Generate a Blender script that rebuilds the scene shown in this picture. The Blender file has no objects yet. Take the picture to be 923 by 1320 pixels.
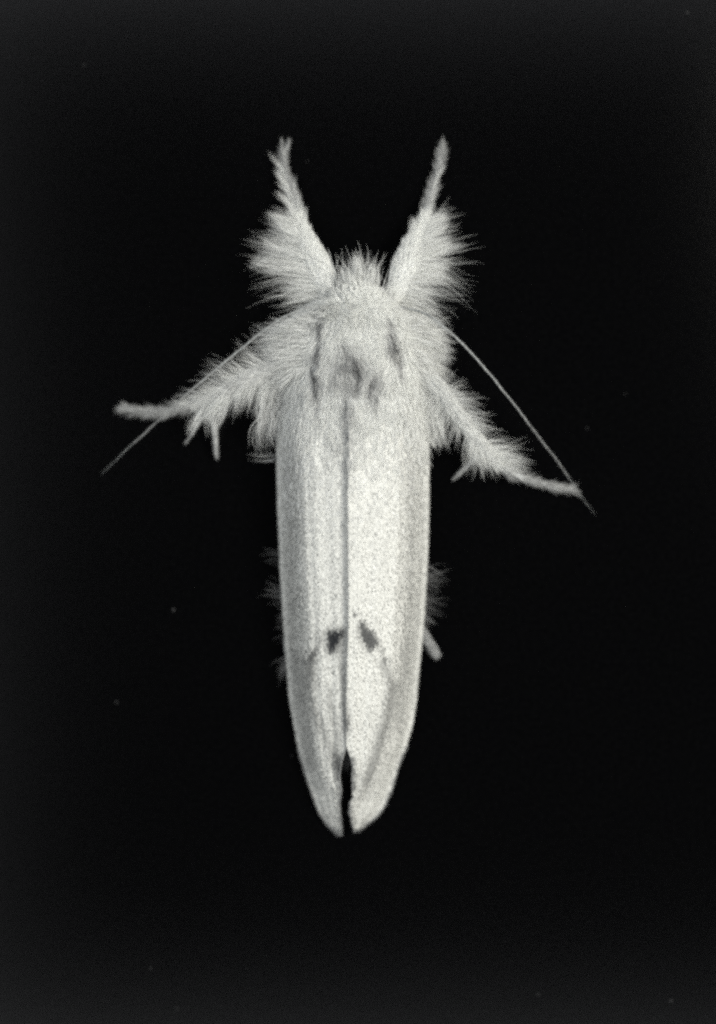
import bpy, bmesh, math, random
import numpy as np

# ------------------------------------------------------------------ scale
# one modelling unit = one photograph pixel = 0.03 mm; 1 Blender unit = 1 mm
S = 0.03
CX, CY = 461.5, 660.0
scene = bpy.context.scene
scene.unit_settings.scale_length = 0.001
rng = np.random.default_rng(7)


def W(a):
    """(px right, px down, px up) -> world millimetres"""
    a = np.asarray(a, dtype=float)
    out = np.empty_like(a)
    out[..., 0] = (a[..., 0] - CX) * S
    out[..., 1] = (CY - a[..., 1]) * S
    out[..., 2] = a[..., 2] * S
    return out


# ------------------------------------------------------------------ camera
H = 4000.0
cam_d = bpy.data.cameras.new("camera")
cam = bpy.data.objects.new("camera", cam_d)
scene.collection.objects.link(cam)
cam.location = (0, 0, H * S)
cam.rotation_euler = (0, 0, 0)
cam_d.sensor_fit = 'VERTICAL'
cam_d.sensor_height = 240.0
cam_d.sensor_width = 240.0
cam_d.lens = 240.0 * H / 1320.0
cam_d.clip_start = 1.0
cam_d.clip_end = 2000.0
cam_d.dof.use_dof = True
cam_d.dof.focus_distance = (H - 80) * S
cam_d.dof.aperture_fstop = 1e-3 * cam_d.lens / (2 * 150 * S)
scene.camera = cam

# ------------------------------------------------------------------ world, lamps, exposure
world = bpy.data.worlds.new("World")
scene.world = world
world.use_nodes = True
bg = world.node_tree.nodes["Background"]
bg.inputs[0].default_value = (0.9, 0.95, 1.0, 1)
bg.inputs[1].default_value = 0.02


def lamp(name, loc_px, target_px, size_px, power, col, size_y=None):
    d = bpy.data.lights.new(name, 'AREA')
    d.shape = 'RECTANGLE'
    d.size = size_px * S
    d.size_y = (size_y or size_px) * S
    d.energy = power
    d.color = col
    o = bpy.data.objects.new(name, d)
    scene.collection.objects.link(o)
    p = W(np.array(loc_px)); t = W(np.array(target_px))
    import mathutils
    o.location = p
    o.rotation_euler = mathutils.Vector(t - p).to_track_quat('-Z', 'Y').to_euler()
    return o


MID = (458, 620, 60)
lamp("key_softbox", (2400, 50, 2700), MID, 1100, 156000, (1.0, 0.985, 0.93))
lamp("fill_softbox", (-1750, 300, 2700), MID, 1300, 47000, (0.93, 0.975, 1.0))
# unseen dim panels added above: their reflection greys the margins of the black paper
lamp("added_unseen_rear_panel", (461, -2000, 4000), (461, -2000, 0), 5200, 88000, (0.93, 0.95, 1.0), 1900)
lamp("added_unseen_front_panel", (461, 3320, 4000), (461, 3320, 0), 5200, 80000, (0.96, 0.98, 1.0), 1900)
lamp("added_unseen_side_panel", (-1500, 660, 4000), (-1500, 660, 0), 1400, 14000, (0.95, 0.97, 1.0), 3400)

scene.view_settings.view_transform = 'Standard'
scene.view_settings.look = 'None'
scene.view_settings.exposure = 0.0
scene.view_settings.gamma = 1.0
scene.view_settings.use_curve_mapping = False
scene.render.engine = 'CYCLES'
scene.cycles.use_denoising = False
scene.cycles.max_bounces = 14
scene.cycles.diffuse_bounces = 12
scene.cycles.transmission_bounces = 12
scene.cycles.filter_width = 2.9


# ------------------------------------------------------------------ materials
def new_mat(name):
    m = bpy.data.materials.new(name)
    m.use_nodes = True
    nt = m.node_tree
    b = nt.nodes["Principled BSDF"]
    return m, nt, b


def inp(b, name, v):
    if name in b.inputs:
        b.inputs[name].default_value = v


def scaled_mat(name, dark, light, grain=1.0, rough=0.75, trans=0.0, grain_lo=0.62):
    """pale insect scale or hair: own tone per piece (attribute) times a fine powdery grain"""
    m, nt, b = new_mat(name)
    at = nt.nodes.new("ShaderNodeAttribute"); at.attribute_name = "tone"
    mix = nt.nodes.new("ShaderNodeMix"); mix.data_type = 'RGBA'
    mix.inputs[6].default_value = (*dark, 1); mix.inputs[7].default_value = (*light, 1)
    nt.links.new(at.outputs["Fac"], mix.inputs[0])
    tc = nt.nodes.new("ShaderNodeTexCoord")
    nz = nt.nodes.new("ShaderNodeTexNoise")
    nz.inputs["Scale"].default_value = 1.0 / (2.6 * S)
    nz.inputs["Detail"].default_value = 2.0
    nz.inputs["Roughness"].default_value = 0.7
    nt.links.new(tc.outputs["Object"], nz.inputs["Vector"])
    mr = nt.nodes.new("ShaderNodeMapRange")
    mr.inputs[1].default_value = 0.32; mr.inputs[2].default_value = 0.62
    mr.inputs[3].default_value = grain_lo; mr.inputs[4].default_value = 1.0
    nt.links.new(nz.outputs["Fac"], mr.inputs[0])
    mul = nt.nodes.new("ShaderNodeMix"); mul.data_type = 'RGBA'; mul.blend_type = 'MULTIPLY'
    mul.inputs[0].default_value = grain
    nt.links.new(mix.outputs[2], mul.inputs[6]); nt.links.new(mr.outputs[0], mul.inputs[7])
    nt.links.new(mul.outputs[2], b.inputs["Base Color"])
    inp(b, "Roughness", rough); inp(b, "Specular IOR Level", 0.10)
    if trans > 0:
        tr = nt.nodes.new("ShaderNodeBsdfTranslucent")
        nt.links.new(mul.outputs[2], tr.inputs["Color"])
        ms = nt.nodes.new("ShaderNodeMixShader"); ms.inputs[0].default_value = trans
        nt.links.new(b.outputs[0], ms.inputs[1]); nt.links.new(tr.outputs[0], ms.inputs[2])
        nt.links.new(ms.outputs[0], nt.nodes["Material Output"].inputs["Surface"])
    return m


M_SCALE = scaled_mat("wing_scale", (0.012, 0.013, 0.016), (0.60, 0.60, 0.56), grain_lo=0.64)
M_HAIR = scaled_mat("pale_hair", (0.02, 0.02, 0.024), (0.95, 0.955, 0.925), grain_lo=0.80, trans=0.45)
M_ANT = scaled_mat("antenna_scale", (0.05, 0.05, 0.055), (0.33, 0.345, 0.335), grain_lo=0.6)

# wing membrane under the scales
M_MEM, nt, b = new_mat("wing_membrane")
inp(b, "Base Color", (0.27, 0.275, 0.265, 1)); inp(b, "Roughness", 0.7); inp(b, "Specular IOR Level", 0.15)

# body: dark skin on head and thorax, pale scales on the legs
M_BODY, nt, b = new_mat("body_skin")
tc = nt.nodes.new("ShaderNodeTexCoord")
vm = nt.nodes.new("ShaderNodeVectorMath"); vm.operation = 'DISTANCE'
vm.inputs[1].default_value = tuple(W(np.array((457.0, 450.0, 40.0))))
nt.links.new(tc.outputs["Object"], vm.inputs[0])
mr = nt.nodes.new("ShaderNodeMapRange")
mr.inputs[1].default_value = 85 * S; mr.inputs[2].default_value = 110 * S
nt.links.new(vm.outputs["Value"], mr.inputs[0])
nz = nt.nodes.new("ShaderNodeTexNoise"); nz.inputs["Scale"].default_value = 1 / (3.0 * S); nz.inputs["Detail"].default_value = 2
nt.links.new(tc.outputs["Object"], nz.inputs["Vector"])
cr = nt.nodes.new("ShaderNodeValToRGB")
cr.color_ramp.elements[0].position = 0.35; cr.color_ramp.elements[0].color = (0.30, 0.31, 0.31, 1)
cr.color_ramp.elements[1].position = 0.62; cr.color_ramp.elements[1].color = (0.36, 0.37, 0.36, 1)
nt.links.new(nz.outputs["Fac"], cr.inputs[0])
mx = nt.nodes.new("ShaderNodeMix"); mx.data_type = 'RGBA'
mx.inputs[6].default_value = (0.22, 0.22, 0.215, 1)
nt.links.new(mr.outputs[0], mx.inputs[0]); nt.links.new(cr.outputs[0], mx.inputs[7])
nt.links.new(mx.outputs[2], b.inputs["Base Color"])
inp(b, "Roughness", 0.7); inp(b, "Specular IOR Level", 0.15)

# black paper
M_PAPER, nt, b = new_mat("black_paper")
tc = nt.nodes.new("ShaderNodeTexCoord")
nz = nt.nodes.new("ShaderNodeTexNoise"); nz.inputs["Scale"].default_value = 1 / (5.0 * S); nz.inputs["Detail"].default_value = 4
nt.links.new(tc.outputs["Object"], nz.inputs["Vector"])
cr = nt.nodes.new("ShaderNodeValToRGB")
cr.color_ramp.elements[0].position = 0.3; cr.color_ramp.elements[0].color = (0.0004, 0.0004, 0.0005, 1)
cr.color_ramp.elements[1].position = 0.7; cr.color_ramp.elements[1].color = (0.0013, 0.0013, 0.0014, 1)
nt.links.new(nz.outputs["Fac"], cr.inputs[0]); nt.links.new(cr.outputs[0], b.inputs["Base Color"])
bp = nt.nodes.new("ShaderNodeBump"); bp.inputs["Strength"].default_value = 0.05; bp.inputs["Distance"].default_value = 0.01
nt.links.new(nz.outputs["Fac"], bp.inputs["Height"]); nt.links.new(bp.outputs[0], b.inputs["Normal"])
inp(b, "Roughness", 1.0); inp(b, "Specular IOR Level", 0.0)
gl = nt.nodes.new("ShaderNodeBsdfGlossy"); gl.distribution = 'BECKMANN'
gl.inputs["Color"].default_value = (0.035, 0.035, 0.035, 1); gl.inputs["Roughness"].default_value = 0.22
nt.links.new(bp.outputs[0], gl.inputs["Normal"])
ad = nt.nodes.new("ShaderNodeAddShader")
nt.links.new(b.outputs[0], ad.inputs[0]); nt.links.new(gl.outputs[0], ad.inputs[1])
nt.links.new(ad.outputs[0], nt.nodes["Material Output"].inputs["Surface"])

M_DUST, nt, b = new_mat("dust")
inp(b, "Base Color", (0.045, 0.045, 0.045, 1)); inp(b, "Roughness", 0.9)


# ------------------------------------------------------------------ mesh helpers
def link(name, me, mat, parent=None):
    o = bpy.data.objects.new(name, me)
    scene.collection.objects.link(o)
    if mat is not None and not me.materials:
        me.materials.append(mat)
    if parent is not None:
        o.parent = parent
    return o


def mesh_np(name, verts, faces, tone=None, smooth=True):
    """verts in px space (N,3), faces (F,k) array"""
    me = bpy.data.meshes.new(name)
    v = W(verts)
    faces = np.asarray(faces, dtype=np.int32)
    F, k = faces.shape
    me.vertices.add(len(v)); me.vertices.foreach_set("co", v.astype(np.float32).ravel())
    me.loops.add(F * k); me.loops.foreach_set("vertex_index", faces.ravel())
    me.polygons.add(F)
    me.polygons.foreach_set("loop_start", np.arange(0, F * k, k, dtype=np.int32))
    me.polygons.foreach_set("use_smooth", np.full(F, smooth))
    if tone is not None:
        a = me.attributes.new("tone", 'FLOAT', 'POINT')
        a.data.foreach_set("value", np.asarray(tone, dtype=np.float32))
    me.update(calc_edges=True)
    me.validate()
    return me


def norm(a):
    return a / np.maximum(np.linalg.norm(a, axis=-1, keepdims=True), 1e-9)


def vnoise(p, scale, seed=0):
    """smooth value noise in [0,1] for points (N,2)"""
    r = np.random.default_rng(seed)
    tab = r.random((64, 64))
    q = np.asarray(p) / scale
    i = np.floor(q).astype(int); f = q - i; f = f * f * (3 - 2 * f)
    g = lambda dx, dy: tab[(i[:, 0] + dx) % 64, (i[:, 1] + dy) % 64]
    return (g(0, 0) * (1 - f[:, 0]) + g(1, 0) * f[:, 0]) * (1 - f[:, 1]) + (g(0, 1) * (1 - f[:, 0]) + g(1, 1) * f[:, 0]) * f[:, 1]


def hair_paths(root, d0, d1, length, seg=5, curl=0.06, clump=None, clump_w=0.0):
    """root (N,3), start and end directions, lengths -> paths (N,seg+1,3)"""
    N = len(root)
    d0 = norm(d0); d1 = norm(d1)
    pts = np.empty((N, seg + 1, 3)); pts[:, 0] = root
    wob = rng.normal(0, curl, (N, 3))
    for s in range(seg):
        t = (s + 0.5) / seg
        d = norm(d0 * (1 - t) + d1 * t + wob * (t * 2) + rng.normal(0, curl * 0.5, (N, 3)))
        pts[:, s + 1] = pts[:, s] + d * (length / seg)[:, None]
    if clump and clump_w > 0:
        gi = rng.choice(N, min(clump, N), replace=False)
        near = np.empty(N, dtype=int)
        for a in range(0, N, 2000):
            dd = ((root[a:a + 2000, None, :] - root[None, gi, :]) ** 2).sum(-1)
            near[a:a + 2000] = gi[dd.argmin(1)]
        q = pts.copy()
        for s in range(1, seg + 1):
            q[:, s] += (pts[near, s] - pts[:, s]) * (clump_w * (s / seg) ** 1.2)
        pts = q
    pts[:, :, 2] = np.maximum(pts[:, :, 2], 1.2)
    return pts


def hair_mesh(name, pts, r0, tone, taper=0.12):
    N, K, _ = pts.shape
    tang = np.gradient(pts, axis=1); tang = norm(tang)
    ref = np.zeros_like(tang); ref[..., 2] = 1.0
    side = norm(np.cross(tang, ref) + 1e-6)
    up = np.cross(side, tang)
    prof = 1 - (1 - taper) * (np.linspace(0, 1, K) ** 1.2)
    r = np.asarray(r0).reshape(-1, 1) * prof[None, :]
    ring = []
    for k in range(3):
        a = 2 * math.pi * k / 3 + 0.5
        ring.append(pts + r[..., None] * (math.cos(a) * side + math.sin(a) * up))
    v = np.stack(ring, axis=2).reshape(-1, 3)
    base = (np.arange(N) * K * 3)[:, None, None] + (np.arange(K - 1) * 3)[None, :, None]
    faces = []
    for k in range(3):
        k2 = (k + 1) % 3
        faces.append(np.stack([base + k, base + k2, base + k2 + 3, base + k + 3], -1).reshape(-1, 4))
    faces = np.concatenate(faces)
    tn = np.repeat(np.asarray(tone, dtype=float), K * 3)
    return mesh_np(name, v, faces, tn, smooth=True)


def fur(name, parent, root, d0, d1, length, r0=0.8, tone=None, seg=5, curl=0.06, clump=None, clump_w=0.0, mat=None, taper=0.12):
    N = len(root)
    if tone is None:
        tone = np.clip(rng.normal(0.88, 0.12, N), 0.2, 1.0)
    pts = hair_paths(np.asarray(root, float), np.asarray(d0, float), np.asarray(d1, float), np.asarray(length, float), seg, curl, clump, clump_w)
    rr = np.broadcast_to(np.asarray(r0, float), (N,)) * rng.uniform(0.7, 1.25, N)
    me = hair_mesh(name, pts, rr, tone, taper)
    o = link(name, me, mat or M_HAIR, parent)
    o["kind"] = "stuff"
    return o


def comb_tone(N, mean=0.9, sd=0.1):
    return np.clip(rng.normal(mean + 0.06, sd * 0.7, N), 0.1, 1.0)


class HairBag:
    """collects several combs of hair into one fur part"""
    def __init__(self): self.p = []; self.r = []; self.t = []
    def add(self, root, d0, d1, length, r0=0.8, tone=None, seg=6, curl=0.06, clump=None, clump_w=0.0):
        N = len(root); seg = 6
        if tone is None: tone = np.clip(rng.normal(0.88, 0.12, N), 0.2, 1.0)
        self.p.append(hair_paths(np.asarray(root, float), np.asarray(d0, float), np.asarray(d1, float), np.asarray(length, float), seg, curl, clump, clump_w))
        self.r.append(np.broadcast_to(np.asarray(r0, float), (N,)) * rng.uniform(0.7, 1.25, N))
        self.t.append(np.broadcast_to(np.asarray(tone, float), (N,)))
    def build(self, name, parent, mat=None, taper=0.06):
        o = link(name, hair_mesh(name, np.concatenate(self.p), np.concatenate(self.r), np.concatenate(self.t), taper), mat or M_HAIR, parent)
        o["kind"] = "stuff"
        return o


def interp_path(path, t):
    """path (K,m) smooth-sampled at t in [0,1] by arclength (Catmull-Rom)"""
    P = np.asarray(path, float)
    K = len(P)
    seg = np.linalg.norm(np.diff(P[:, :3], axis=0), axis=1)
    s = np.concatenate([[0], np.cumsum(seg)]); s /= s[-1]
    t = np.clip(np.asarray(t, float), 0, 1)
    i = np.clip(np.searchsorted(s, t, side='right') - 1, 0, K - 2)
    f = ((t - s[i]) / np.maximum(s[i + 1] - s[i], 1e-9))[:, None]
    p1, p2 = P[i], P[i + 1]
    p0 = P[np.maximum(i - 1, 0)]; p3 = P[np.minimum(i + 2, K - 1)]
    return 0.5 * (2 * p1 + (p2 - p0) * f + (2 * p0 - 5 * p1 + 4 * p2 - p3) * f ** 2 + (3 * p1 - p0 - 3 * p2 + p3) * f ** 3)


def frame(path, t):
    c = interp_path(path, t)
    e = 0.01
    tg = norm(interp_path(path, np.minimum(t + e, 1))[:, :3] - interp_path(path, np.maximum(t - e, 0))[:, :3])
    up = np.zeros_like(tg); up[:, 2] = 1
    sd = norm(np.cross(tg, up)); up = np.cross(sd, tg)
    return c, tg, sd, up


def tube_verts(path, nseg, nside, ring_bump=0.0, nbump=0):
    t = np.linspace(0, 1, nseg + 1)
    c, tg, sd, up = frame(path, t)
    r = c[:, 3]
    if nbump:
        r = r * (1 + ring_bump * np.abs(np.sin(t * math.pi * nbump)))
    a = np.linspace(0, 2 * math.pi, nside, endpoint=False)
    v = c[:, None, :3] + r[:, None, None] * (np.cos(a)[None, :, None] * sd[:, None, :] + np.sin(a)[None, :, None] * up[:, None, :])
    v = v.reshape(-1, 3)
    i = np.arange(nseg)[:, None] * nside; j = np.arange(nside)[None, :]; j2 = (j + 1) % nside
    f = np.stack([i + j, i + j2, i + j2 + nside, i + j + nside], -1).reshape(-1, 4)
    return v, f


# ------------------------------------------------------------------ setting
me = bpy.data.meshes.new("ground")
n = 8
gv = [((-2.6 + 5.2 * i / n) * 1000 + CX, (-2.6 + 5.2 * j / n) * 1000 + CY, 0) for j in range(n + 1) for i in range(n + 1)]
gf = [(j * (n + 1) + i, (j + 1) * (n + 1) + i, (j + 1) * (n + 1) + i + 1, j * (n + 1) + i + 1) for j in range(n) for i in range(n)]
ground = link("ground", mesh_np("ground", np.array(gv), np.array(gf)), M_PAPER)
ground["kind"] = "structure"

# ------------------------------------------------------------------ the moth
moth = bpy.data.objects.new("moth", None)
scene.collection.objects.link(moth)
moth["label"] = "white furry moth with closed wings and spread hairy legs on black ground"
moth["category"] = "moth"
moth.empty_display_size = 1.0
# children keep world coordinates: the empty stands at the base under the body
moth.location = (0, 0, 0)

# ---- body: head, thorax, abdomen and legs as one skin
FORE_L = [(440, 402, 42, 12), (425, 378, 46, 13), (411, 350, 42, 16), (399, 322, 34, 12), (389, 292, 24, 5.4), (381, 262, 17, 4.2), (373, 237, 12, 2.8), (367, 212, 9, 2.4), (366, 197, 7, 2.2)]
FORE_R = [(485, 400, 42, 12), (508, 380, 46, 13), (521, 350, 42, 16), (531, 322, 34, 12), (543, 295, 24, 6), (551, 265, 17, 4.6), (559, 238, 12, 3.2), (566, 212, 9, 2.8), (571, 195, 7, 2.4)]
MID_L = [(405, 462, 48, 14), (350, 480, 52, 11), (310, 497, 46, 8), (272, 516, 32, 6), (245, 525, 22, 4.4), (215, 530, 14, 3.2), (182, 530, 10, 2.2), (160, 526, 7.5, 2.2)]
MID_R = [(525, 474, 48, 14), (560, 500, 50, 9), (590, 537, 44, 7), (617, 572, 35, 7), (640, 598, 25, 5.8), (665, 613, 17, 4.4), (700, 624, 11, 2.6), (722, 628.5, 8.5, 2.2), (738, 631.5, 6.5, 1.6)]
HIND_R = [(490, 720, 30, 10), (528, 792, 18, 6), (546, 818, 11, 4.2), (556, 833, 8, 3.8), (561, 842, 7, 3)]
HIND_L = [(415, 720, 30, 10), (384, 792, 18, 7), (372, 820, 11, 6), (372, 850, 7, 4)]
bv, bf, off = [], [], 0


def add_part(v, f):
    global off
    bv.append(v); bf.append(f + off); off += len(v)


for pth in (FORE_L, FORE_R, MID_L, MID_R, HIND_R, HIND_L):
    v, f = tube_verts(pth, 40, 10)
    add_part(v, f)   # the open ends are closed below
ELL = [((457, 455, 48), (60, 72, 50)), ((460, 395, 48), (40, 28, 30)), ((452, 640, 46), (72, 170, 40)), ((449, 790, 34), (60, 150, 26))]
for c, r in ELL:
    nu, nv_ = 28, 18
    th = np.linspace(0, 2 * math.pi, nu, endpoint=False); ph = np.linspace(0.02, math.pi - 0.02, nv_)
    v = np.stack([c[0] + r[0] * np.sin(ph)[:, None] * np.cos(th)[None], c[1] + r[1] * np.cos(ph)[:, None] * np.ones(nu)[None], c[2] + r[2] * np.sin(ph)[:, None] * np.sin(th)[None]], -1).reshape(-1, 3)
    i = np.arange(nv_ - 1)[:, None] * nu; j = np.arange(nu)[None, :]; j2 = (j + 1) % nu
    f = np.stack([i + j, i + nu + j, i + nu + j2, i + j2], -1).reshape(-1, 4)
    add_part(v, f)
bme = mesh_np("body", np.vstack(bv), np.vstack(bf))
bm = bmesh.new(); bm.from_mesh(bme)
bmesh.ops.holes_fill(bm, edges=bm.edges[:], sides=0)
bmesh.ops.recalc_face_normals(bm, faces=bm.faces[:])
bm.to_mesh(bme); bm.free()
body = link("body", bme, M_BODY, moth)
md = body.modifiers.new("skin", 'REMESH'); md.mode = 'VOXEL'; md.voxel_size = 2.2 * S; md.use_smooth_shade = True
md = body.modifiers.new("smooth", 'SMOOTH'); md.factor = 0.5; md.iterations = 6


# ---- wings
def lerp_tab(y, tab):
    tab = np.array(tab, float)
    return np.interp(y, tab[:, 0], tab[:, 1])


L_OUT = [(440, 405), (470, 385), (500, 367), (540, 358), (600, 357), (650, 358), (700, 360), (731, 361), (792, 365), (850, 369), (900, 373), (933, 379), (960, 384), (981, 390), (1000, 396), (1018, 402), (1035, 408), (1048, 414), (1060, 422), (1069, 431), (1074, 437)]
R_OUT = [(440, 505), (470, 535), (500, 547), (540, 552), (600, 553), (650, 553), (700, 552), (743, 550), (810, 546), (870, 539.5), (900, 537), (933, 532), (960, 524), (981, 515), (1000, 509), (1018, 503.5), (1035, 496), (1048, 487), (1058, 476), (1066, 465), (1071, 458)]
L_IN = [(440, 455), (540, 454), (640, 453), (790, 454), (900, 451), (950, 449), (960, 446.5), (970, 443), (980, 440), (996, 437.5), (1016, 440), (1030, 437.5), (1041, 438), (1064, 439.5), (1074, 439)]
R_IN = [(440, 452), (540, 450), (640, 448), (790, 449), (900, 446), (958, 446.5), (970, 451), (980, 454.5), (992, 454), (1003, 454.5), (1015, 454), (1022, 456.5), (1028, 452.5), (1043, 451), (1060, 455), (1071, 458)]
RIDGE = [(440, 88), (520, 104), (600, 106), (700, 100), (800, 91), (900, 74), (960, 60), (1010, 43), (1045, 27), (1075, 10)]
EDGE = [(440, 55), (520, 36), (600, 28), (700, 24), (850, 18), (1000, 13), (1045, 8), (1075, 4)]
UB = [(440, 0.62), (900, 0.60), (960, 0.55), (1000, 0.42), (1025, 0.25), (1075, 0.2)]


def wing_z(u, y, side):
    Rz = lerp_tab(y, RIDGE); Ez = lerp_tab(y, EDGE); ub = lerp_tab(y, UB)
    us = np.where(u < ub, u / ub * 0.62, 0.62 + (u - ub) / (1 - ub) * 0.38)
    if side < 0:
        f = np.interp(us, [0, 0.05, 0.13, 0.3, 0.5, 0.62, 0.72, 0.85, 0.93, 1.0], [1.07, 1.035, 0.985, 0.93, 0.86, 0.78, 0.62, 0.30, 0.08, 0])
    else:
        f = np.interp(us, [0, 0.05, 0.13, 0.3, 0.5, 0.62, 0.72, 0.85, 0.93, 1.0], [1.09, 1.08, 1.05, 0.99, 0.91, 0.82, 0.66, 0.32, 0.09, 0])
    z = Ez + (Rz - Ez) * f
    if side > 0:
        z = z + 2.5 * (1 - us)
    # long soft folds that run to the tip
    fold = np.clip((y - 480) / 200, 0, 1)
    z = z + fold * (0.45 * np.sin(us * 27 + 0.6 * side + 0.004 * y) + 0.25 * np.sin(us * 55 + 1.3) * np.clip((y - 600) / 300, 0.2, 1))
    return z


def wing_point(u, y, side):
    xi = lerp_tab(y, L_IN if side < 0 else R_IN); xo = lerp_tab(y, L_OUT if side < 0 else R_OUT)
    x = xi + (xo - xi) * u
    return np.stack([x, y, wing_z(u, y, side)], -1)


def wing_normal(u, y, side):
    e = 0.02; ey = 4.0
    du = wing_point(np.minimum(u + e, 1), y, side) - wing_point(np.maximum(u - e, 0), y, side)
    dy = wing_point(u, y + ey, side) - wing_point(u, y - ey, side)
    n = norm(np.cross(du, dy))
    n[n[:, 2] < 0] *= -1
    return n, norm(dy)


def poly_in(p, poly):
    x, y = p[:, 0], p[:, 1]; inside = np.zeros(len(p), bool)
    n = len(poly)
    for i in range(n):
        x1, y1 = poly[i]; x2, y2 = poly[(i + 1) % n]
        c = ((y1 > y) != (y2 > y)) & (x < (x2 - x1) * (y - y1) / (y2 - y1 + 1e-12) + x1)
        inside ^= c
    return inside


def ell(p, cx, cy, rx, ry, ang=0.0):
    a = math.radians(ang); dx = p[:, 0] - cx; dy = p[:, 1] - cy
    return np.sqrt(((dx * math.cos(a) + dy * math.sin(a)) / rx) ** 2 + ((-dx * math.sin(a) + dy * math.cos(a)) / ry) ** 2)


def seg_dist(p, a, b_):
    a = np.array(a, float); b_ = np.array(b_, float)
    d = b_ - a; t = np.clip(((p - a) @ d) / (d @ d), 0, 1)
    return np.linalg.norm(p - (a + t[:, None] * d), axis=1)


SPOT_L = [(421, 813), (429, 811), (440, 808), (446, 809.5), (439, 820), (434, 831), (427.5, 841), (424.5, 836), (424, 818)]
SPOT_R = [(464, 796), (469.5, 795.6), (471, 807), (478, 809), (485, 808), (479, 814.5), (487.5, 822), (482, 831), (474, 836), (469.5, 824), (465, 816), (463, 805.5)]


def wing_tone(p):
    """markings of the wing scales plus painted gap, seam and fold shade: 1 pale .. 0 black"""
    q = p[:, :2] + np.array([[0, 1.5]]) + rng.normal(0, 1.1, (len(p), 2))
    t = np.ones(len(p))

    def soft(poly, sig, n=40):
        return sum(poly_in(q + rng.normal(0, sig, (1, 2)), poly).astype(float) for _ in range(n)) / n
    t = t * (1 - 0.97 * np.clip(soft(SPOT_L, 2.8) * 1.4, 0, 1) ** 0.8) * (1 - 0.45 * soft(SPOT_L, 5.0))
    t = t * (1 - 0.84 * np.clip(soft(SPOT_R, 2.6) * 1.35, 0, 1) ** 0.8) * (1 - 0.22 * soft(SPOT_R, 4.0))
    for cx, cy, rx, ry, an, k in ((406.5, 837.5, 3.8, 8.5, 28, 0.8), (403, 846, 3.5, 6, 28, 0.45), (456.3, 789, 2.8, 3, 0, 0.85), (492, 834.5, 3, 5.2, -20, 0.55), (495, 848, 2.8, 5.2, -10, 0.5),
                                  (442, 829, 6, 20, 8, 0.38), (431, 798, 2.2, 8, 45, 0.35), (412, 822, 8, 10, 30, 0.25)):
        t = t * (1 - k * np.clip(1.45 - ell(q, cx, cy, rx, ry, an), 0, 1))
    # shade along the inner margins where the tips part, painted into scale tone
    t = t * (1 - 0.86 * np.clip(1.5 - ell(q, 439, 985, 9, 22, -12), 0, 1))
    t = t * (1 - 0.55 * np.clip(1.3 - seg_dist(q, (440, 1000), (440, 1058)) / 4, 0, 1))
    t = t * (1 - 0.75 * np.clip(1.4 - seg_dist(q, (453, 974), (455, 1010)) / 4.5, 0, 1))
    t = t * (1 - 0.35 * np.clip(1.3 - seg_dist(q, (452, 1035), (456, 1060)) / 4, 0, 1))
    # grey arches that run from the spots towards the tip
    for arc, k in (([(493, 850), (504, 878), (501, 915), (488, 960), (472, 1004)], 0.42), ([(404, 848), (398, 872), (404, 905), (418, 940), (432, 968)], 0.40)):
        dd = np.min([seg_dist(q, arc[m], arc[m + 1]) for m in range(len(arc) - 1)], axis=0)
        t = t * (1 - k * np.exp(-(dd / 6.5) ** 2))
    t = t * (1 - 0.5 * np.clip(1.3 - seg_dist(q, (442, 852), (446, 930)) / 5, 0, 1))  # shade beside the wing seam, painted into the tone here and next
    t = t * (1 - 0.6 * np.clip(1.3 - ell(q, 447, 930, 6, 14), 0, 1))
    t = t * (1 - 0.20 * np.clip(1.6 - seg_dist(q, (507, 880), (470, 1015)) / 6, 0, 1))  # shading of the right wing's fold, painted as a darker streak
    t = t * (1 - 0.36 * np.clip(1.3 - seg_dist(q, (424, 880), (436, 955)) / 5, 0, 1))
    t = t * (1 - 0.28 * np.clip(1.3 - seg_dist(q, (381, 840), (403, 985)) / 8, 0, 1))
    t = t * (1 - 0.28 * np.clip(1.3 - seg_dist(q, (398, 850), (410, 880)) / 7, 0, 1))
    t = t * (1 - 0.26 * np.clip(1.3 - seg_dist(q, (525, 820), (512, 930)) / 7, 0, 1))
    t = t * (1 - 0.22 * np.clip(1.3 - seg_dist(q, (531, 600), (527, 800)) / 4, 0, 1))
    t = t * (1 - 0.22 * np.clip(1.3 - seg_dist(q, (373, 600), (380, 820)) / 4, 0, 1))
    return t


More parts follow.
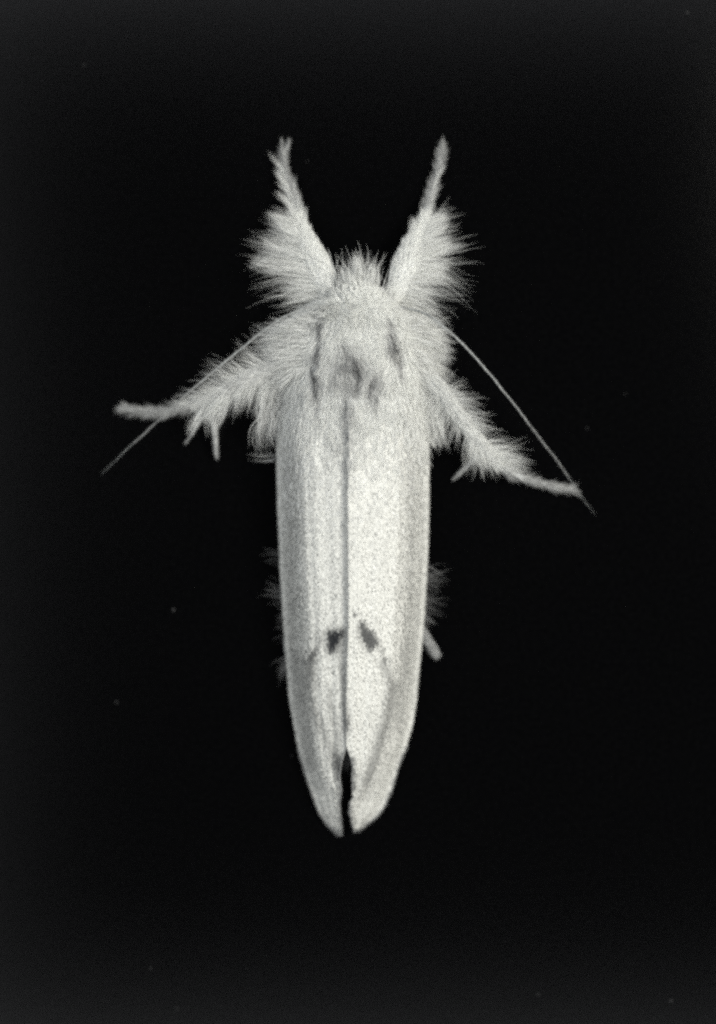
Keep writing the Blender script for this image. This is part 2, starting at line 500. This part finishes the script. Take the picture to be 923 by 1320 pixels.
def make_wing(side):
    ny, nu = 150, 34
    y0, y1 = 440.0, (1071.0 if side < 0 else 1066.0)
    ys = np.linspace(y0, y1, ny + 1); us = np.linspace(0, 1, nu + 1)
    Y, U = np.meshgrid(ys, us, indexing='ij')
    v = wing_point(U.ravel(), Y.ravel(), side); v[:, 2] -= 0.6
    i = np.arange(ny)[:, None] * (nu + 1); j = np.arange(nu)[None, :]
    f = np.stack([i + j, i + j + 1, i + j + nu + 2, i + j + nu + 1], -1).reshape(-1, 4)
    o = link("fore_wing", mesh_np("fore_wing", v, f), M_MEM, moth)
    sm = o.modifiers.new("thickness", 'SOLIDIFY'); sm.thickness = 1.2 * S; sm.offset = -1.0 if side < 0 else 1.0
    # overlapping scales, in rows that run across the wing like shingles
    rows = []
    y = 452.0
    while y < y1 - 1:
        wdt = abs(float(lerp_tab(y, L_OUT if side < 0 else R_OUT) - lerp_tab(y, L_IN if side < 0 else R_IN)))
        m = max(3, int(wdt / 1.35))
        u = (np.arange(m) + rng.uniform(0.1, 0.9, m)) / m
        rows.append(np.stack([u, np.full(m, y) + rng.normal(0, 1.0, m)], -1))
        y += 2.0
    uv = np.concatenate(rows)
    u = np.clip(uv[:, 0], 0.004, 0.996); yy = np.clip(uv[:, 1], y0 + 2, y1 - 0.5)
    p = wing_point(u, yy, side)
    nrm, ty = wing_normal(u, yy, side)
    sx = norm(np.cross(ty, nrm))
    N = len(p)
    ang = rng.normal(0, 0.45, N) * np.clip(np.minimum(u, 1 - u) / 0.06, 0.1, 1)
    L = norm(ty * np.cos(ang)[:, None] + sx * np.sin(ang)[:, None]); X = norm(np.cross(L, nrm))
    tilt = rng.normal(0.07, 0.07, N); roll = rng.normal(0, 0.10, N)
    L2 = norm(L * np.cos(tilt)[:, None] + nrm * np.sin(tilt)[:, None])
    X2 = norm(X * np.cos(roll)[:, None] + nrm * np.sin(roll)[:, None])
    rim = np.clip(np.minimum(u, 1 - u) / 0.03, 0.25, 1)[:, None]
    ln = rng.uniform(3.0, 4.8, N)[:, None] * (0.5 + 0.5 * rim); wd = rng.uniform(0.9, 1.6, N)[:, None] * rim
    b0 = p + nrm * rng.uniform(0.2, 0.9, N)[:, None]
    vv = np.stack([b0 - X2 * wd * 0.45, b0 + X2 * wd * 0.45, b0 + L2 * ln * 0.75 + X2 * wd, b0 + L2 * ln + X2 * wd * 0.3, b0 + L2 * ln - X2 * wd * 0.3, b0 + L2 * ln * 0.75 - X2 * wd], 1)
    vv = vv.reshape(-1, 3)
    k = np.arange(N)[:, None] * 6
    ff = np.concatenate([k + np.array([[0, 1, 2, 5]]), k + np.array([[5, 2, 3, 4]])])
    base = np.clip(rng.normal(0.93, 0.06, N), 0.45, 1.0)
    dk = rng.random(N) < 0.07
    base[dk] *= rng.uniform(0.55, 0.85, dk.sum())
    base *= 0.94 + 0.06 * vnoise(p[:, :2], 40, 3)
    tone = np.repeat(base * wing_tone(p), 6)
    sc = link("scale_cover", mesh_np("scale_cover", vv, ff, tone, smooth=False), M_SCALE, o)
    sc["kind"] = "stuff"
    # fringe round the tip
    tabo = L_OUT if side < 0 else R_OUT
    n1 = 2200
    yf = y1 - (rng.random(n1) ** 1.6) * 110
    uu = np.ones(n1) - rng.random(n1) * 0.05
    inner = rng.random(n1) < 0.35
    uu[inner] = rng.random(inner.sum()) * 0.05
    inner &= yf > 972
    root = wing_point(uu, yf, side)
    nrm, ty = wing_normal(uu, yf, side)
    outw = np.where(inner[:, None], 0.10, 0.26) * np.array([[side, 0, 0]]) * np.where(inner, -1, 1)[:, None]
    d = ty + outw + rng.normal(0, 0.12, (n1, 3)) + np.array([[0, 0, 0.0]])
    fr = fur("wing_fringe", o, root, d, d + np.array([[0, 0.2, -0.1]]), rng.uniform(3, 8, n1), 0.45, comb_tone(n1, 0.45, 0.12), curl=0.06, seg=3)
    # short hair over the wing base
    return o


wing_l = make_wing(-1)
wing_r = make_wing(1)


# ---- fur over ellipsoids
def ell_roots(c, r, N, ymin=None, ymax=None, zmin=0.0):
    out = []
    tot = 0
    while tot < N:
        d = norm(rng.normal(0, 1, (N * 2, 3)))
        d = d[d[:, 2] > zmin]
        p = np.array(c) + d * np.array(r)
        n = norm(d / np.array(r))
        k = np.ones(len(p), bool)
        if ymin is not None: k &= p[:, 1] > ymin
        if ymax is not None: k &= p[:, 1] < ymax
        out.append(np.concatenate([p[k], n[k]], 1)); tot += k.sum()
    a = np.concatenate(out)[:N]
    return a[:, :3], a[:, 3:]


# partings between the thorax disc and the shoulder tufts: (line, half width)
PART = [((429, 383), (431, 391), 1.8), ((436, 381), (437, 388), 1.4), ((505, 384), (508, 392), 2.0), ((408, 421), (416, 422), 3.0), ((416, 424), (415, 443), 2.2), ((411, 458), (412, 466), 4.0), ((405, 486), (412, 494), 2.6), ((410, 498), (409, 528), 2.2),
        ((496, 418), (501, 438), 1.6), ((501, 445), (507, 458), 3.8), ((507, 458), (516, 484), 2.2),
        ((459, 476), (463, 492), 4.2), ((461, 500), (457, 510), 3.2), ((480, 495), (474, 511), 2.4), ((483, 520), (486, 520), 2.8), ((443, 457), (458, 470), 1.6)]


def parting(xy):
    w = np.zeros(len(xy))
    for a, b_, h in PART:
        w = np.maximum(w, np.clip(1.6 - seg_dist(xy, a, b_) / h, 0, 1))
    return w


# one mound of fur over thorax and shoulders, parted into a middle and two shoulder tufts
MW = [(385, 42), (400, 66), (415, 80), (430, 88), (460, 93), (500, 95), (560, 96)]
MT = [(385, 84), (400, 100), (420, 110), (460, 117), (500, 117), (560, 111)]


def mound(x, y):
    dx = (x - 457) / lerp_tab(y, MW)
    T = lerp_tab(y, MT)
    z = 26 + (T - 26) * np.clip(1 - np.abs(dx) ** 2.3, 0, 1) ** 0.8
    wl = wing_z(np.clip((x - lerp_tab(y, L_IN)) / (lerp_tab(y, L_OUT) - lerp_tab(y, L_IN)), 0, 1), y, -1)
    wr = wing_z(np.clip((x - lerp_tab(y, R_IN)) / (lerp_tab(y, R_OUT) - lerp_tab(y, R_IN)), 0, 1), y, 1)
    b_ = np.clip((y - 485) / 60, 0, 1); b_ = b_ * b_ * (3 - 2 * b_)
    return z * (1 - b_) + (np.where(x < 449, wl, wr) + 1.5) * b_


def mound_fur(N, part):
    y = 390 + 215 * rng.random(N)
    w = lerp_tab(y, MW)
    dx = rng.uniform(-0.99, 0.99, N); x = 457 + dx * w
    lim_l = np.interp(y, [390, 425, 465, 530], [-0.55, -0.50, -0.50, -0.50]); lim_r = np.interp(y, [390, 420, 485, 530], [0.50, 0.47, 0.62, 0.62])
    k = {-1: dx < lim_l, 0: (dx >= lim_l) & (dx <= lim_r), 1: dx > lim_r}[part]
    x, y, dx = x[k], y[k], dx[k]; n = len(x)
    e = 2.0
    gx = (mound(x + e, y) - mound(x - e, y)) / (2 * e); gy = (mound(x, y + e) - mound(x, y - e)) / (2 * e)
    nrm = norm(np.stack([-gx, -gy, np.ones(n)], 1))
    root = np.stack([x, y, mound(x, y) + 3 * (vnoise(np.stack([x, y], 1), 13, 31) - 0.5) - 2], 1)
    # combing direction: backwards, fanning outwards at the sides and forwards at the neck
    swirl = (vnoise(root[:, :2], 17, 5) - 0.5) * 2.0 + (vnoise(root[:, :2], 7, 6) - 0.5) * 0.8
    fx = np.sign(dx) * 1.3 * np.abs(dx) ** 2.2 * np.clip((520 - y) / 90, 0.1, 1) + swirl * np.clip((545 - y) / 60, 0.15, 0.7)
    fy = np.interp(y, [390, 402, 425], [-0.3, 0.35, 1.0])
    flow = np.stack([fx, fy, gx * fx + gy * fy], 1); flow = norm(flow)
    d0 = flow + nrm * 0.38 + rng.normal(0, 0.2, (n, 3)); d1 = flow + nrm * 0.02 + rng.normal(0, 0.12, (n, 3))
    Ln = rng.uniform(9, 24, n)
    tip = root[:, :2] + flow[:, :2] * (Ln * 0.6)[:, None] + rng.normal(0, 1.2, (n, 2))
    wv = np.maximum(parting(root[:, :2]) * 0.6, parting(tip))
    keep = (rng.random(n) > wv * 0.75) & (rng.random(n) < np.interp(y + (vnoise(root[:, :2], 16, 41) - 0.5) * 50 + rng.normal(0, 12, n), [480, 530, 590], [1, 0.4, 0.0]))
    tone = comb_tone(n, 0.92, 0.10) * (1 - 0.80 * wv) * np.interp(y, [490, 590], [1.0, 0.93])  # shade in the partings is painted into the hair tone
    g = np.exp(-ell(tip, 447, 487, 22, 26) ** 2)
    tone = tone * (1 - 0.42 * g * (0.3 + 1.2 * vnoise(tip, 8, 12)))
    g2 = np.exp(-ell(tip, 481, 506, 9, 16) ** 2)
    tone = tone * (1 - 0.42 * g2 * (0.4 + vnoise(tip, 6, 14)))
    g3 = np.exp(-ell(tip, 409, 512, 6, 24) ** 2)
    tone = tone * (1 - 0.28 * g3)
    g4 = np.exp(-ell(tip, 449, 545, 6, 40) ** 2)
    tone = tone * (1 - 0.30 * g4)
    return [a[keep] for a in (root, d0, d1, Ln, tone)]


bag = HairBag()
r_, a_, b_, L_, t_ = mound_fur(33000, 0)
bag.add(r_, a_, b_, L_, 0.55, t_, curl=0.14, clump=1100, clump_w=0.35)
bag.build("thorax_fur", moth)

# hair running from the thorax onto the wing bases
bag = HairBag()
for side in (-1, 1):
    N = 3600
    u = rng.random(N) * 0.97; y = 462 + rng.random(N) ** 1.5 * 290
    root = wing_point(u, y, side); nn, ty = wing_normal(u, y, side)
    d0 = ty + nn * 0.22 + rng.normal(0, 0.12, (N, 3)); d1 = ty + nn * 0.0
    Ln = rng.uniform(9, 22, N) * np.clip(1.1 - (y - 462) / 300, 0.3, 1)
    wv = parting(root[:, :2] + norm(ty)[:, :2] * (Ln * 0.6)[:, None])
    keep = rng.random(N) > wv
    streak = vnoise(np.stack([root[:, 0] * 5, root[:, 1]], 1), 34, 21)
    tn = comb_tone(N, 0.90, 0.08) * (0.80 + 0.2 * np.clip(streak * 1.6, 0, 1)) 
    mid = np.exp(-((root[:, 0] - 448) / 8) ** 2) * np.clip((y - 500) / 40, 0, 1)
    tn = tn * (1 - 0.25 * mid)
    bag.add(root[keep], d0[keep], d1[keep], Ln[keep], 0.8, tn[keep], curl=0.08, clump=260, clump_w=0.3)
bag.build("wing_base_fur", moth)


# shoulder tufts (tegulae)
def tegula(side):
    bag = HairBag()
    r_, a_, b_, L_, t_ = mound_fur(33000, side)
    bag.add(r_, a_, b_, L_, 0.55, t_, curl=0.14, clump=600, clump_w=0.35)
    # longer side hair that stands out from the shoulder
    N = 2200
    if side < 0:
        y = rng.uniform(408, 485, N); x = np.interp(y, [408, 440, 485], [410, 386, 380]) + rng.normal(0, 10, N)
        ang = np.radians(np.interp(y, [408, 440, 485], [170, 178, 205]) + rng.normal(0, 13, N))
        Ln = np.minimum(rng.gamma(6, 6.0, N), 58) * np.interp(y, [408, 430, 485], [0.4, 1.05, 0.9])
    else:
        y = rng.uniform(402, 478, N); x = np.interp(y, [402, 435, 478], [520, 540, 543]) + rng.normal(0, 9, N)
        ang = np.radians(np.interp(y, [402, 440, 478], [18, -12, -48]) + rng.normal(0, 15, N))
        Ln = np.minimum(rng.gamma(6, 4.8, N), 44) * np.interp(y, [402, 430, 478], [0.4, 1.0, 0.8])
    z = np.clip(mound(x, y) - rng.uniform(-4, 22, N), 34, 96)
    root = np.stack([x, y, z], 1)
    d = np.stack([np.cos(ang), -np.sin(ang), rng.normal(0.0, 0.18, N)], 1)
    bag.add(root, d, d + np.array([[0, 0.22, -0.2]]), Ln, 0.42, comb_tone(N, 0.85, 0.12), curl=0.12, clump=170, clump_w=0.4)
    bag.build("shoulder_tuft", moth)


tegula(-1)
tegula(1)

# head fur and the crest between the front legs
bag = HairBag()
root, nrm = ell_roots((461, 400, 58), (40, 25, 36), 4800, zmin=0.0)
upw = np.clip((404 - root[:, 1]) / 26, -1, 1)
flow = np.stack([(root[:, 0] - 461) / 44 * 0.45, -upw, 0.15 * np.ones(len(root))], 1) + rng.normal(0, 0.15, (len(root), 3))
d0 = norm(norm(flow) * 0.8 + nrm * 0.5)
bag.add(root, d0, norm(flow) + nrm * 0.05, rng.uniform(9, 16, len(root)) * np.where(root[:, 1] < 396, 1.0 - 0.55 * np.clip(np.abs(root[:, 0] - 462) / 34, 0, 1), 1.0), 0.6, comb_tone(len(root), 0.94, 0.08), curl=0.10, clump=200, clump_w=0.4)
N = 520
x = rng.normal(461, 15, N); y = rng.uniform(368, 392, N)
root = np.stack([x, y, rng.uniform(45, 80, N)], 1)
d = np.stack([(x - 461) / 70 + rng.normal(0, 0.10, N), -np.ones(N), rng.normal(0.1, 0.15, N)], 1)
env = np.exp(-((x - 461) / 26) ** 2)
bag.add(root, d, d, rng.gamma(6, 4.8, N) * (0.2 + 0.95 * env), 0.5, comb_tone(N, 0.82, 0.1), curl=0.12, clump=46, clump_w=0.7)
N = 70
x = rng.normal(463, 22, N); y = rng.uniform(366, 384, N)
root = np.stack([x, y, rng.uniform(45, 75, N)], 1)
d = np.stack([rng.normal(0.08, 0.25, N), -np.ones(N), rng.normal(0.1, 0.15, N)], 1)
bag.add(root, d, d, rng.uniform(28, 50, N), 0.5, comb_tone(N, 0.75, 0.1), curl=0.10)
bag.build("head_fur", moth)


# ---- leg fur
def sleeve(bag, path, N, t0, t1, lift=0.3, lmin=6, lmax=12, r0=0.75, swell=1.0, tone=(0.9, 0.1), spread=0.15):
    """short hair lying along a leg, pointing to its end"""
    t = rng.uniform(t0, t1, N); c, tg, sd, up = frame(path, t)
    a = rng.uniform(-0.5, math.pi + 0.5, N)
    n = np.cos(a)[:, None] * sd + np.sin(a)[:, None] * up
    root = c[:, :3] + n * (c[:, 3] * swell)[:, None]
    d0 = tg + n * lift + rng.normal(0, spread, (N, 3)); d1 = tg + n * 0.02
    bag.add(root, d0, d1, rng.uniform(lmin, lmax, N), r0, comb_tone(N, *tone), curl=0.08, clump=max(20, N // 14), clump_w=0.3, seg=4)


def dirs(ang, zz):
    return np.stack([np.cos(ang), -np.sin(ang), zz], 1)


def fan(bag, path, N, ts, angs, lens, bend, off=0.5, r0=0.62, jit=8, clump=None, cw=0.55, ljit=0.2, tone=(0.86, 0.11), zs=0.2, side_in=None):
    """long hair standing off one side of a leg; angles in degrees, image up = 90"""
    t = rng.uniform(ts[0], ts[-1], N); c, tg, sd, up = frame(path, t)
    ang = np.radians(np.interp(t, ts, angs) + rng.normal(0, jit, N))
    ln = np.interp(t, ts, lens) * (0.42 + 0.85 * rng.random(N) ** 1.5)
    n = dirs(ang, np.zeros(N))
    root = c[:, :3] + n * (c[:, 3] * rng.uniform(-0.9, off, N))[:, None] + up * (c[:, 3] * rng.uniform(-0.7, 0.75, N))[:, None]
    d0 = dirs(ang, rng.normal(0.05, zs, N)); d1 = dirs(ang + np.radians(bend), rng.normal(-0.15, zs, N))
    bag.add(root, d0, d1, ln, r0 * 0.56, comb_tone(N, *tone), curl=0.12, clump=clump, clump_w=cw, seg=6)


def feather(bag, path, N, t0, t1, lmin=6, lmax=13, r0=0.42, tone=(0.42, 0.16)):
    """loose ragged hair along the thin end of a leg"""
    sleeve(bag, path, int(N * 0.55), t0, t1, 0.22, lmin, lmax, r0, 0.8, tone, 0.20)
    # stray locks that break the outline
    n = N // 4
    tc_ = rng.uniform(t0, t1, 34); t = np.clip(rng.choice(tc_, n) + rng.normal(0, 0.006, n), 0, 1)
    c, tg, sd, up = frame(path, t)
    sg = np.where(np.sin(t * 157.0 + 1.0) > -0.2, 1.0, -1.0) * np.sign(rng.random(n) - 0.12)
    nn = sd * sg[:, None]
    root = c[:, :3] + nn * (c[:, 3] * 0.7)[:, None] + up * (c[:, 3] * rng.uniform(-0.5, 0.8, n))[:, None]
    d0 = tg + nn * rng.normal(0.55, 0.2, n)[:, None] + rng.normal(0, 0.12, (n, 3))
    bag.add(root, d0, tg + nn * 0.25, rng.uniform(lmin, lmax * 1.5, n), r0 * 0.85, comb_tone(n, *tone), curl=0.12, clump=40, clump_w=0.5)


# front legs
bag = HairBag()
sleeve(bag, FORE_L, 2800, 0.10, 0.60, 0.20, 8, 15, 0.62, 1.0, (0.93, 0.08))
feather(bag, FORE_L, 1300, 0.48, 0.98)
fan(bag, FORE_L, 800, [0.08, 0.14, 0.22, 0.32, 0.44, 0.54], [190, 182, 172, 160, 147, 130], [66, 74, 76, 74, 66, 48], 12, r0=0.74, clump=30, cw=0.8, jit=9)
fan(bag, FORE_L, 420, [0.08, 0.18, 0.30, 0.44, 0.54], [192, 178, 163, 148, 130], [84, 90, 90, 74, 50], 14, r0=0.52, clump=44, cw=0.6, jit=13)
fan(bag, FORE_L, 260, [0.5, 0.62, 0.75, 0.9], [136, 130, 126, 122], [46, 40, 38, 32], 6, r0=0.6, clump=14, cw=0.75, jit=10)
fan(bag, FORE_L, 130, [0.5, 0.6, 0.74], [66, 74, 84], [30, 26, 18], 10, r0=0.55, clump=10, cw=0.6)
fan(bag, FORE_L, 120, [0.95, 1.0], [112, 104], [16, 19], 0, r0=0.75, jit=7, clump=2, cw=0.7, tone=(0.45, 0.14))
fan(bag, FORE_L, 140, [0.95, 1.0], [70, 62], [19, 22], 8, r0=0.75, jit=8, clump=3, cw=0.75, tone=(0.45, 0.14))
bag.build("fore_leg_fur", moth)

bag = HairBag()
sleeve(bag, FORE_R, 2800, 0.10, 0.60, 0.20, 8, 15, 0.62, 1.0, (0.93, 0.08))
feather(bag, FORE_R, 1400, 0.48, 0.98)
fan(bag, FORE_R, 800, [0.08, 0.14, 0.22, 0.32, 0.44, 0.54], [-12, -4, 8, 18, 30, 48], [66, 74, 76, 72, 60, 42], -12, r0=0.74, clump=30, cw=0.8, jit=9)
fan(bag, FORE_R, 400, [0.08, 0.18, 0.30, 0.44, 0.54], [-14, 2, 16, 30, 46], [82, 90, 90, 70, 46], -14, r0=0.52, clump=42, cw=0.6, jit=13)
fan(bag, FORE_R, 240, [0.5, 0.62, 0.75, 0.9], [48, 56, 62, 70], [42, 34, 26, 20], -6, r0=0.6, clump=16, cw=0.7)
fan(bag, FORE_R, 260, [0.42, 0.48, 0.56], [118, 106, 94], [30, 32, 28], -12, r0=0.6, clump=7, cw=0.7)
fan(bag, FORE_R, 230, [0.92, 0.96, 1.0], [104, 86, 82], [18, 20, 22], 0, r0=0.7, jit=10, clump=6, cw=0.75, tone=(0.45, 0.14))
bag.build("fore_leg_fur", moth)

# middle legs
bag = HairBag()
sleeve(bag, MID_L, 2800, 0.06, 0.62, 0.32, 8, 18, 0.52, 1.0, (0.74, 0.12), 0.26)
feather(bag, MID_L, 1500, 0.50, 0.98, 7, 15)
fan(bag, MID_L, 460, [0.12, 0.3, 0.5, 0.68], [140, 147, 156, 164], [62, 54, 44, 36], 16, r0=0.6, clump=60, cw=0.55, jit=15)
fan(bag, MID_L, 520, [0.08, 0.22, 0.36, 0.50], [240, 232, 226, 214], [66, 62, 50, 38], 20, r0=0.6, clump=60, cw=0.6, jit=18)
fan(bag, MID_L, 260, [0.42, 0.5, 0.56], [252, 238, 226], [58, 52, 46], -6, r0=0.75, clump=12, cw=0.75, jit=13)
fan(bag, MID_L, 120, [0.60, 0.7, 0.85], [212, 205, 198], [28, 24, 18], 6, r0=0.5, clump=14, cw=0.6, jit=12, tone=(0.45, 0.14))
fan(bag, MID_L, 120, [0.65, 0.78, 0.9], [158, 162, 168], [30, 24, 18], 6, r0=0.5, clump=14, cw=0.6, jit=12, tone=(0.45, 0.14))
fan(bag, MID_L, 200, [0.9, 0.95, 1.0], [158, 172, 190], [16, 17, 18], 0, r0=0.7, jit=14, clump=8, cw=0.6, tone=(0.45, 0.14))
bag.build("middle_leg_fur", moth)

bag = HairBag()
sleeve(bag, MID_R, 2600, 0.06, 0.62, 0.26, 8, 15, 0.52, 1.0, (0.80, 0.11), 0.26)
feather(bag, MID_R, 1300, 0.52, 0.98)
fan(bag, MID_R, 210, [0.14, 0.28, 0.42], [-2, -10, -26], [54, 58, 42], 6, r0=0.55, clump=36, cw=0.5, jit=15)
fan(bag, MID_R, 180, [0.48, 0.56, 0.66], [8, 4, -4], [52, 54, 42], -8, r0=0.58, clump=26, cw=0.5, jit=12)
fan(bag, MID_R, 220, [0.40, 0.48, 0.56], [-98, -88, -70], [48, 50, 38], 6, r0=0.62, clump=26, cw=0.6, jit=13)
fan(bag, MID_R, 240, [0.06, 0.2, 0.36], [-118, -112, -104], [62, 54, 40], 10, r0=0.42, clump=40, cw=0.5, jit=18)
fan(bag, MID_R, 110, [0.64, 0.76, 0.9], [-52, -46, -36], [20, 16, 14], 4, r0=0.5, clump=14, cw=0.5, jit=14, tone=(0.45, 0.14))
fan(bag, MID_R, 130, [0.92, 0.96, 1.0], [-2, -10, -16], [14, 15, 16], 0, r0=0.6, jit=12, clump=6, cw=0.65, tone=(0.45, 0.14))
bag.build("middle_leg_fur", moth)

# hanging tuft between the left middle leg and the wing, and its smaller fellow on the right
bag = HairBag()
N = 620
x = rng.uniform(336, 372, N); y = rng.uniform(485, 545, N); z = rng.uniform(22, 48, N)
ang = np.radians(rng.normal(248, 14, N))
bag.add(np.stack([x, y, z], 1), dirs(ang, rng.normal(0, 0.15, N)), dirs(ang + np.radians(40), rng.normal(-0.1, 0.15, N)), rng.gamma(4, 8, N), 0.42, comb_tone(N, 0.72, 0.12), clump=50, clump_w=0.45, curl=0.16, seg=6)
N = 6
ang = np.radians(rng.normal(204, 10, N))
bag.add(np.stack([rng.normal(354, 3, N), rng.normal(588, 2.5, N), rng.uniform(24, 30, N)], 1), dirs(ang + np.radians(0), np.zeros(N)), dirs(ang - np.radians(45), np.zeros(N)), rng.uniform(16, 40, N), 0.36, comb_tone(N, 0.7, 0.1), clump=4, clump_w=0.3, seg=6)
N = 420
x = rng.uniform(540, 566, N); y = rng.uniform(500, 545, N); z = rng.uniform(22, 44, N)
ang = np.radians(rng.normal(-74, 16, N))
bag.add(np.stack([x, y, z], 1), dirs(ang, rng.normal(0, 0.15, N)), dirs(ang - np.radians(14), rng.normal(-0.1, 0.15, N)), rng.gamma(7, 5.4, N), 0.45, comb_tone(N, 0.78, 0.12), clump=34, clump_w=0.5, curl=0.1, seg=6)
N = 60
ang = np.radians(rng.normal(-62, 4, N))
bag.add(np.stack([rng.normal(551, 2, N), rng.normal(557, 3, N), rng.uniform(26, 32, N)], 1), dirs(ang, np.zeros(N)), dirs(ang, np.zeros(N)), rng.uniform(16, 32, N), 0.6, comb_tone(N, 0.9, 0.1), clump=3, clump_w=0.7)
bag.build("chest_fur", moth)

# abdomen hair showing beside the wings and in the gap between their tips
bag = HairBag()


def tuftlet(x, y, ang, spread, L, N, tone, r0=0.27, z=14, sx=3, sy=6, clump=4):
    N = max(6, int(N * 0.42)); a = np.radians(rng.normal(ang, spread * 1.6, N)); tone *= 0.5
    bag.add(np.stack([rng.normal(x, sx, N), rng.normal(y, sy, N), rng.uniform(z - 4, z + 6, N)], 1), dirs(a, rng.normal(0, 0.1, N)), dirs(a, rng.normal(-0.1, 0.1, N)), rng.uniform(0.5, 1.1, N) * L, r0, comb_tone(N, tone, 0.08), clump=clump, clump_w=0.5, curl=0.08)


tuftlet(366, 718, 178, 8, 32, 22, 0.5)
tuftlet(369, 771, 172, 12, 32, 45, 0.6)
tuftlet(370, 786, 205, 14, 22, 30, 0.6)
tuftlet(372, 806, 188, 10, 26, 26, 0.5)
tuftlet(374, 850, 232, 12, 34, 50, 0.55)
tuftlet(543, 733, -32, 8, 34, 30, 0.6)
tuftlet(543, 748, -8, 16, 42, 50, 0.45)
tuftlet(542, 772, -18, 18, 36, 60, 0.45)
tuftlet(541, 790, -42, 8, 30, 40, 0.75)
tuftlet(447, 962, -95, 18, 26, 500, 0.35, 0.6, 30, 6, 6, 30)
bag.build("abdomen_fur", moth)

# hind leg end that shows below the right wing
bag = HairBag()
sleeve(bag, HIND_R, 800, 0.45, 1.0, 0.36, 6, 13, 0.45, 1.0, (0.50, 0.12), 0.28)
fan(bag, HIND_R, 120, [0.94, 1.0], [-58, -64], [10, 10], 0, r0=0.5, jit=8, clump=5, cw=0.6)
bag.build("hind_leg_fur", moth)


# ---- spurs on the middle legs
def spur(path):
    v, f = tube_verts(path, 16, 8)
    tone = np.full(len(v), 0.50)
    o = link("leg_spur", mesh_np("leg_spur", v, f, tone), M_HAIR, moth)
    b = HairBag()
    sleeve(b, path, 160, 0.0, 0.95, 0.1, 4, 8, 0.36, 1.0, (0.50, 0.14))
    b.build("spur_hair", o)


spur([(270, 524, 26, 3.6), (276, 545, 22, 3.4), (278.5, 562, 18, 3.0), (279, 578, 13, 2.4), (279.5, 592, 9, 0.7)])
spur([(262, 532, 20, 1.8), (253, 552, 15, 1.1), (241, 570, 9, 0.3)])
spur([(618, 585, 26, 3.4), (606, 597, 20, 2.8), (596, 607, 14, 2.2), (585, 617, 9, 0.5)])


# ---- antennae
def antenna(path, cil):
    path = [(x + rng.normal(0, 0.3), y + rng.normal(0, 0.3), z, r) for x, y, z, r in [tuple(q) for q in interp_path(path, np.linspace(0, 1, 26))]]
    v, f = tube_verts(path, 260, 8, 0.22, 75)
    tone = np.repeat(np.clip(0.9 + 0.1 * np.sin(np.arange(261) * 1.7) + rng.normal(0, 0.05, 261), 0.4, 1), 8)
    o = link("antenna", mesh_np("antenna", v, f, tone), M_ANT, moth)
    b = HairBag()
    sleeve(b, path, cil, 0.0, 0.85, 0.4, 2.5, 5, 0.22, 0.9, (0.4, 0.1))
    b.build("cilia", o)


antenna([(440, 398, 82, 1.09), (418, 400, 102, 1.14), (396, 405, 110, 1.14), (370, 415, 106, 1.09), (340, 434, 96, 1.04), (310, 457, 84, 0.99), (280, 481, 74, 0.92), (240, 513, 56, 0.62), (205, 545, 40, 0.42), (165, 580, 24, 0.29), (132, 611, 12, 0.12)], 1500)
antenna([(505, 398, 56, 1.09), (532, 403, 66, 1.09), (552, 413, 88, 1.09), (568, 426, 94, 1.04), (588, 443, 88, 0.99), (612, 467, 77, 0.89), (640, 499, 66, 0.77), (670, 536, 52, 0.52), (700, 574, 38, 0.37), (725, 606, 26, 0.27), (745, 636, 17, 0.18), (767, 664, 9, 0.08)], 1200)

# ---- dust on the black ground
dv, df = [], []
SPECK = [(224, 786, 1.7), (150, 905, 1.3), (757, 552, 1.0), (108, 84, 1.1), (886, 16, 1.4), (865, 1290, 1.6), (194, 1248, 1.1), (228, 1300, 1.1), (694, 1282, 1.0), (806, 508, 0.9), (376, 974, 0.9), (396, 208, 0.8)]
for (x, y, r) in SPECK:
    o_ = len(dv)
    k = 6
    ringp = [(x + r * rng.uniform(0.5, 1.1) * math.cos(2 * math.pi * i / k), y + r * rng.uniform(0.5, 1.1) * math.sin(2 * math.pi * i / k), 0.05) for i in range(k)]
    dv += ringp + [(x, y, r * 0.8)]
    df += [(o_ + i, o_ + (i + 1) % k, o_ + k) for i in range(k)]
dust = link("dust", mesh_np("dust", np.array(dv), np.array(df)), M_DUST)
dust["kind"] = "stuff"
dust["label"] = "tiny pale dust specks scattered on the black ground"
dust["category"] = "dust"
